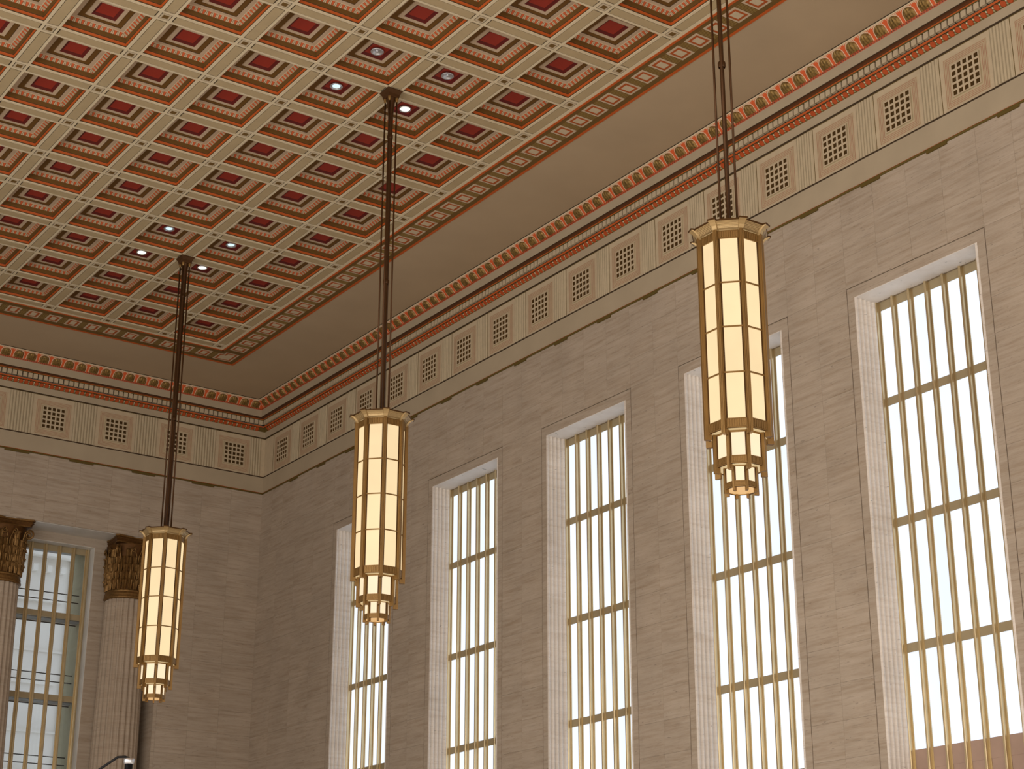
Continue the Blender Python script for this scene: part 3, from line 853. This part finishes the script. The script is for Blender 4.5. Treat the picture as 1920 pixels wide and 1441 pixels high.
    path = [(.36, 0, z + .60), (.385, 0, z + .74), (.42, 0, z + .87)] + [(.49 + p[1] * 0 - (-p[0]) , 0, z + .82 + p[1]) for p in [(-a, b_) for a, b_ in sp]]
    vo.tube(path, [.020] * 3 + [.020 - .010 * i / len(sp) for i in range(len(sp))], 6, 'capgold'); vo = vo.mesh('corner_volute')
    for k in range(4): local('corner_volute', vo, root, (0, 0, 0), PI / 4 + k * PI / 2)
    iv = MB()
    for s_ in (-1, 1):
        pth = [(.385, s_ * .012, z + .60), (.392, s_ * .022, z + .74)] + [(.405, s_ * (.082 + a * .75), z + .84 + b_ * .75) for a, b_ in [(-p[0] * -1, p[1]) for p in spiral(.075, -1.3, .02)]]
        iv.tube(pth, .011, 6, 'capgold')
    iv = iv.mesh('inner_scroll')
    for k in range(4): local('inner_scroll', iv, root, (0, 0, 0), k * PI / 2)
    return root
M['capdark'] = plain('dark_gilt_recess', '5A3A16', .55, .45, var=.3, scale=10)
colabs = ['fluted travertine column with gilded capital, nearest the corner, partly behind the farthest chandelier',
          'fluted travertine column with gilded corinthian capital, cut off by the left edge of the photo',
          'fluted travertine column with gilded capital, third from the corner']
c1 = make_column(COLX[0]); label(c1, colabs[0], 'column', 'corinthian columns in the end wall recess')
for k in range(1, 7):
    c = copy_tree(c1); c.location = P(COLX[k], E + .40, ZF)
    ordn = ['', '', 'third', 'fourth', 'fifth', 'sixth', 'seventh'][k]
    label(c, colabs[1] if k == 1 else 'fluted travertine column with gilded capital, %s from the corner along the end wall' % ordn, 'column', 'corinthian columns in the end wall recess')

# ------------------------------------------------------------------ chandeliers
def octo(a, rot=0):
    """octagon with apothem a, face normals at multiples of 45 degrees"""
    R = a / math.cos(PI / 8); return [(R * math.cos(PI / 8 + k * PI / 4 + rot), R * math.sin(PI / 8 + k * PI / 4 + rot)) for k in range(8)]
def face_box(mb, a, w, z0, z1, d0, d1, mt_):
    """box on the face whose normal is +x: radial a+d0..a+d1, width w"""
    mb.box(a + d0, a + d1, -w / 2, w / 2, z0, z1, mt_)
def make_chandelier(j):
    root = empty('chandelier', (-2, -j * SH, 0))
    T = [dict(a=.256, R=.306, z=[-4.413, -4.824, -5.233, -5.647, -6.056], bt=-4.335, bb=-6.142, pz=-6.192, lamp='lamp'),
         dict(a=.195, R=.235, z=[-6.160, -6.362], bt=-6.142, bb=-6.432, pz=-6.482, lamp='lamp2'),
         dict(a=.133, R=.152, z=[-6.440, -6.563], bt=-6.432, bb=-6.615, pz=-6.648, lamp='lamp2')]
    for ti, t in enumerate(T):
        a = t['a']; fwid = 2 * a * math.tan(PI / 8); pw = fwid - (.054, .040, .030)[ti]
        for k in range(len(t['z']) - 1):
            z1, z0 = t['z'][k], t['z'][k + 1]; gapz = .007 if len(t['z']) > 2 else 0
            mb = MB(); face_box(mb, a, pw, z0 + (gapz if k < len(t['z']) - 2 else 0), z1 - (gapz if k else 0), -.012, -.004, t['lamp']); me = mb.mesh('glass_pane')
            for q in range(8): local('glass_pane', me, root, (0, 0, 0), q * PI / 4)
        for z in t['z'][1:-1]:
            mb = MB(); face_box(mb, a, fwid, z - .007, z + .007, -.012, .004, 'bronze'); me = mb.mesh('glazing_bar')
            for q in range(8): local('glazing_bar', me, root, (0, 0, 0), q * PI / 4)
        # thin frame round the panes
        mb = MB(); zt_, zb_ = t['z'][0], t['z'][-1]
        for s_ in (-1, 1): mb.box(a - .012, a + .003, s_ * pw / 2 - .004, s_ * pw / 2 + .004, zb_, zt_, 'bronzed')
        # reeded bands above and below
        for (z0, z1) in ((t['z'][0], t['bt']), (t['bb'], t['z'][-1])):
            if z1 - z0 < .03: mb.box(a - .01, a, -fwid / 2, fwid / 2, z0, z1, 'bronze'); continue
            mb.box(a - .012, a + .001, -fwid / 2, fwid / 2, z0, z1, 'bronze')
            mb.box(a, a + .006, -pw / 2, pw / 2, z0, z0 + .008, 'bronze'); mb.box(a, a + .006, -pw / 2, pw / 2, z1 - .008, z1, 'bronze')
            nr = 8
            for r_ in range(nr):
                y0 = -pw / 2 + pw * (r_ + .12) / nr; y1 = -pw / 2 + pw * (r_ + .88) / nr
                mb.box(a, a + .006, y0, y1, z0 + .010, z1 - .010, 'bronze')
        me = mb.mesh('reeded_band')
        for q in range(8): local('reeded_band', me, root, (0, 0, 0), q * PI / 4)
        # corner posts: stepped fins on the corners
        mb = MB(); Rv = a / math.cos(PI / 8); w = (.040, .028, .021)[ti]; Ro = t['R']
        mb.box(Rv - .03, Ro - .012, -w / 2, w / 2, t['pz'], t['bt'] + (.0 if ti else -.0), 'bronze')
        for s_ in (-.30, .0, .30): mb.box(Ro - .012, Ro, s_ * w - w * .12, s_ * w + w * .12, t['pz'], t['bt'], 'bronze')
        me = mb.mesh('corner_post')
        for q in range(8): local('corner_post', me, root, (0, 0, 0), PI / 8 + q * PI / 4)
        # under plate
        inner = T[ti + 1]['a'] if ti < 2 else 0
        up_ = MB(); O = octo(a - .006); zb_ = t['bb'] + .004
        if inner:
            I = octo(inner)
            for k in range(8):
                q = (k + 1) % 8; up_.face([(*O[k], zb_), (*O[q], zb_), (*I[q], zb_), (*I[k], zb_)], 'lampu')
        else: up_.face([(*p, zb_) for p in O], 'lampu')
        local('underside_glass', up_, root)
        rim = MB(); O2, I2 = octo(a + .004), octo(a - .010)
        for k in range(8):
            q = (k + 1) % 8
            rim.face([(*O2[k], t['bb']), (*O2[q], t['bb']), (*I2[q], t['bb']), (*I2[k], t['bb'])], 'bronzed')
            rim.face([(*O2[k], t['bb']), (*O2[q], t['bb']), (*O2[q], t['bb'] + .008), (*O2[k], t['bb'] + .008)], 'bronze')
        local('rim', rim, root)
    # flaring crown: curved reeded segment on each face and a flared cap on each corner
    prof = [(.262, -4.335), (.268, -4.318), (.280, -4.300), (.300, -4.282), (.322, -4.270)]
    cw = MB()
    for k in range(len(prof) - 1):
        (a0, z0), (a1, z1) = prof[k], prof[k + 1]
        for h_ in range(2):
            b0 = a0 + (a1 - a0) * h_ / 2; b1 = a0 + (a1 - a0) * (h_ + 1) / 2; y0 = z0 + (z1 - z0) * h_ / 2; y1 = z0 + (z1 - z0) * (h_ + 1) / 2
            w0_ = b0 * math.tan(PI / 8) - .012; w1_ = b1 * math.tan(PI / 8) - .012; e_ = .004
            cw.face([(b0 + e_, -w0_, y0), (b0 + e_, w0_, y0), (b1, w1_, y1), (b1, -w1_, y1)], 'bronze2')
            cw.face([(b1, -w1_, y1), (b1, w1_, y1), (b1 + e_, w1_, y1 + .001), (b1 + e_, -w1_, y1 + .001)], 'bronzed')
    a_, z_ = prof[-1]; w_ = a_ * math.tan(PI / 8)
    cw.box(a_ - .03, a_ + .008, -w_ + .010, w_ - .010, z_, z_ + .014, 'bronzed')
    me = cw.mesh('crown_panel')
    for q in range(8): local('crown_panel', me, root, (0, 0, 0), q * PI / 4)
    cc = MB(); pr2 = [(.292, -4.345, .020), (.304, -4.325, .021), (.316, -4.303, .024), (.340, -4.281, .029), (.366, -4.266, .035)]
    for k in range(4):
        (a0, z0, w0_), (a1, z1, w1_) = pr2[k], pr2[k + 1]
        cc.face([(a0, -w0_, z0), (a0, w0_, z0), (a1, w1_, z1), (a1, -w1_, z1)], 'bronze2')
        for s_ in (-1, 1): cc.face([(a0, s_ * w0_, z0), (a1, s_ * w1_, z1), (a1 - .06, s_ * w1_, z1), (.26, s_ * w0_, z0)], 'bronze2')
    cc.box(.27, .372, -.038, .038, -4.266, -4.252, 'bronzed')
    me = cc.mesh('crown_corner')
    for q in range(8): local('crown_corner', me, root, (0, 0, 0), PI / 8 + q * PI / 4)
    lid = MB(); lid.prism(octo(.30), -4.275, -4.262, 'bronzed'); lid.prism(octo(.10), -4.262, -4.235, 'bronze'); local('top_plate', lid, root)
    # inner core keeps the lantern opaque
    core = MB(); core.prism(octo(.235), -6.14, -4.28, 'lampcore'); core.prism(octo(.175), -6.43, -6.14, 'lampcore'); core.prism(octo(.115), -6.60, -6.43, 'lampcore'); local('inner_diffuser', core, root)
    # stem, four rods, collars, ceiling canopy
    st = MB(); st.lathe([(.034, -.02), (.030, -.62), (.023, -.66), (.0205, -2.5), (.0215, -4.24)], 10, 'rod'); local('stem', st, root)
    rd = MB(); rd.tube([(.073, 0, -.06), (.073, 0, -4.25)], .0115, 6, 'rod'); rd = rd.mesh('hanger_rod')
    for q in range(4): local('hanger_rod', rd, root, (0, 0, 0), PI / 4 + q * PI / 2)
    for z in (-.62, -2.55):
        cq = MB()
        cq.lathe([(.031, z + .03), (.036, z + .02), (.036, z - .02), (.031, z - .03)], 10, 'rod')
        local('collar', cq, root)
    cn = MB()
    pr3 = [(.105, 0), (.105, -.012), (.092, -.030), (.080, -.055), (.074, -.085), (.070, -.10)]
    for k in range(len(pr3) - 1):
        (w0_, z0), (w1_, z1) = pr3[k], pr3[k + 1]; cn.ring(w0_, z0, w1_, z1, 'rod')
    cn.face([(-.07, -.07, -.10), (.07, -.07, -.10), (.07, .07, -.10), (-.07, .07, -.10)], 'rod')
    for q in range(4):
        a = PI / 4 + q * PI / 2; x_, y_ = .073 * math.cos(a), .073 * math.sin(a)
        cn.lathe([(.020, -.085), (.022, -.115), (.014, -.14), (.009, -.16)], 8, 'bronze', True, x_, y_)
    cn.lathe([(.060, -.10), (.046, -.16), (.034, -.30)], 12, 'rod')
    local('canopy', cn, root)
    return root
M['lampcore'] = emit('lamp_inner_white', 'FFE0A8', .6)
ch = make_chandelier(3)
label(ch, 'farthest, smallest brass and opal glass lantern chandelier, in front of the gilded column capital', 'chandelier', 'art deco chandeliers hung in a row')
c = copy_tree(ch); c.location = P(-2, -9 * SH, 0)
label(c, 'middle brass and opal glass lantern chandelier of the three, overlapping the first window', 'chandelier', 'art deco chandeliers hung in a row')
c = copy_tree(ch); c.location = P(-2, -15 * SH, 0)
label(c, 'nearest, largest brass and opal glass lantern chandelier, in front of the fourth window', 'chandelier', 'art deco chandeliers hung in a row')

# ------------------------------------------------------------------ downlights in the coffers round the canopies
def make_downlight(bulb):
    root = empty('downlight', (0, 0, 0))
    ring = MB(); ring.lathe([(.060, .029), (.080, .026), (.083, .012), (.076, .002), (.066, .006)], 20, 'silver'); local('trim_ring', ring, root)
    bw = MB(); bw.lathe([(.004, .0285), (.030, .027), (.054, .018), (.066, .006)], 16, 'silver'); local('reflector', bw, root)
    bl = MB()
    if bulb == 'bulbw': bl.lathe([(.004, .004), (.045, .006), (.064, .012)], 16, bulb)
    elif bulb == 'bulbc': bl.lathe([(.004, .008), (.030, .010), (.050, .016)], 12, bulb)
    else: bl.lathe([(.004, .008), (.014, .012), (.017, .026)], 12, 'silver')
    local('lamp_glass', bl, root)
    can = MB(); can.lathe([(.078, .030), (.078, .02)], 20, 'black'); local('housing', can, root)
    return root
spots = {9: [((1.5, 8.5), 'bulbw', 'bright warm downlight in the coffer just right of the middle chandelier canopy'),
             ((2.5, 8.5), 'bulbc', 'cool white recessed downlight in the coffer left of the middle chandelier canopy'),
             ((2.5, 9.5), 'off', 'unlit chrome recessed downlight in the coffer above and left of the middle chandelier canopy'),
             ((1.5, 9.5), 'off', 'unlit chrome recessed downlight in the coffer above and right of the middle chandelier canopy')],
         3: [((1.5, 2.5), 'bulbw', 'lit white recessed downlight just right of the farthest chandelier canopy, half hidden by a beam'),
             ((2.5, 2.5), 'bulbw', 'lit white recessed downlight left of the farthest chandelier canopy, half hidden by a beam'),
             ((2.5, 3.5), 'bulbc', 'cool white recessed downlight above and left of the farthest chandelier canopy'),
             ((1.5, 3.5), 'bulbc', 'cool white recessed downlight above and right of the farthest chandelier canopy')]}
for j, L_ in spots.items():
    for (ij, kind, lb_) in L_:
        d = make_downlight(kind); d.location = P(-ij[0], -ij[1] * SH, .142)
        label(d, lb_, 'ceiling light', 'downlights in the coffers')

# ------------------------------------------------------------------ gooseneck pole at the bottom left
gx, gy = -6.765, -13.925
pole = empty('gooseneck_pole', (gx, gy, ZF))
pm = MB(); pm.tube([(0, 0, 0), (0, 0, -9.115 - ZF)], .028, 10, 'black'); pm.lathe([(.09, .03), (.12, .02), (.12, 0)], 16, 'black'); local('post', pm, pole)
cm_ = MB(); cm_.lathe([(.022, -9.078 - ZF), (.036, -9.082 - ZF), (.036, -9.112 - ZF), (.030, -9.118 - ZF)], 12, 'silver'); local('collar', cm_, pole)
am = MB(); d_ = Vector((-.80, .60, 0)); z_ = -9.08 - ZF
am.tube([(0, 0, z_), tuple(d_ * .03 + Vector((0, 0, z_ + .012))), tuple(d_ * .08 + Vector((0, 0, z_ + .010))), tuple(d_ * .24 + Vector((0, 0, z_ - .10))), tuple(d_ * .42 + Vector((0, 0, z_ - .24))), tuple(d_ * .50 + Vector((0, 0, z_ - .36)))], .009, 6, 'black'); local('arm', am, pole)
label(pole, 'tall black pole with silver collar and thin bent arm, at the bottom left', 'pole')
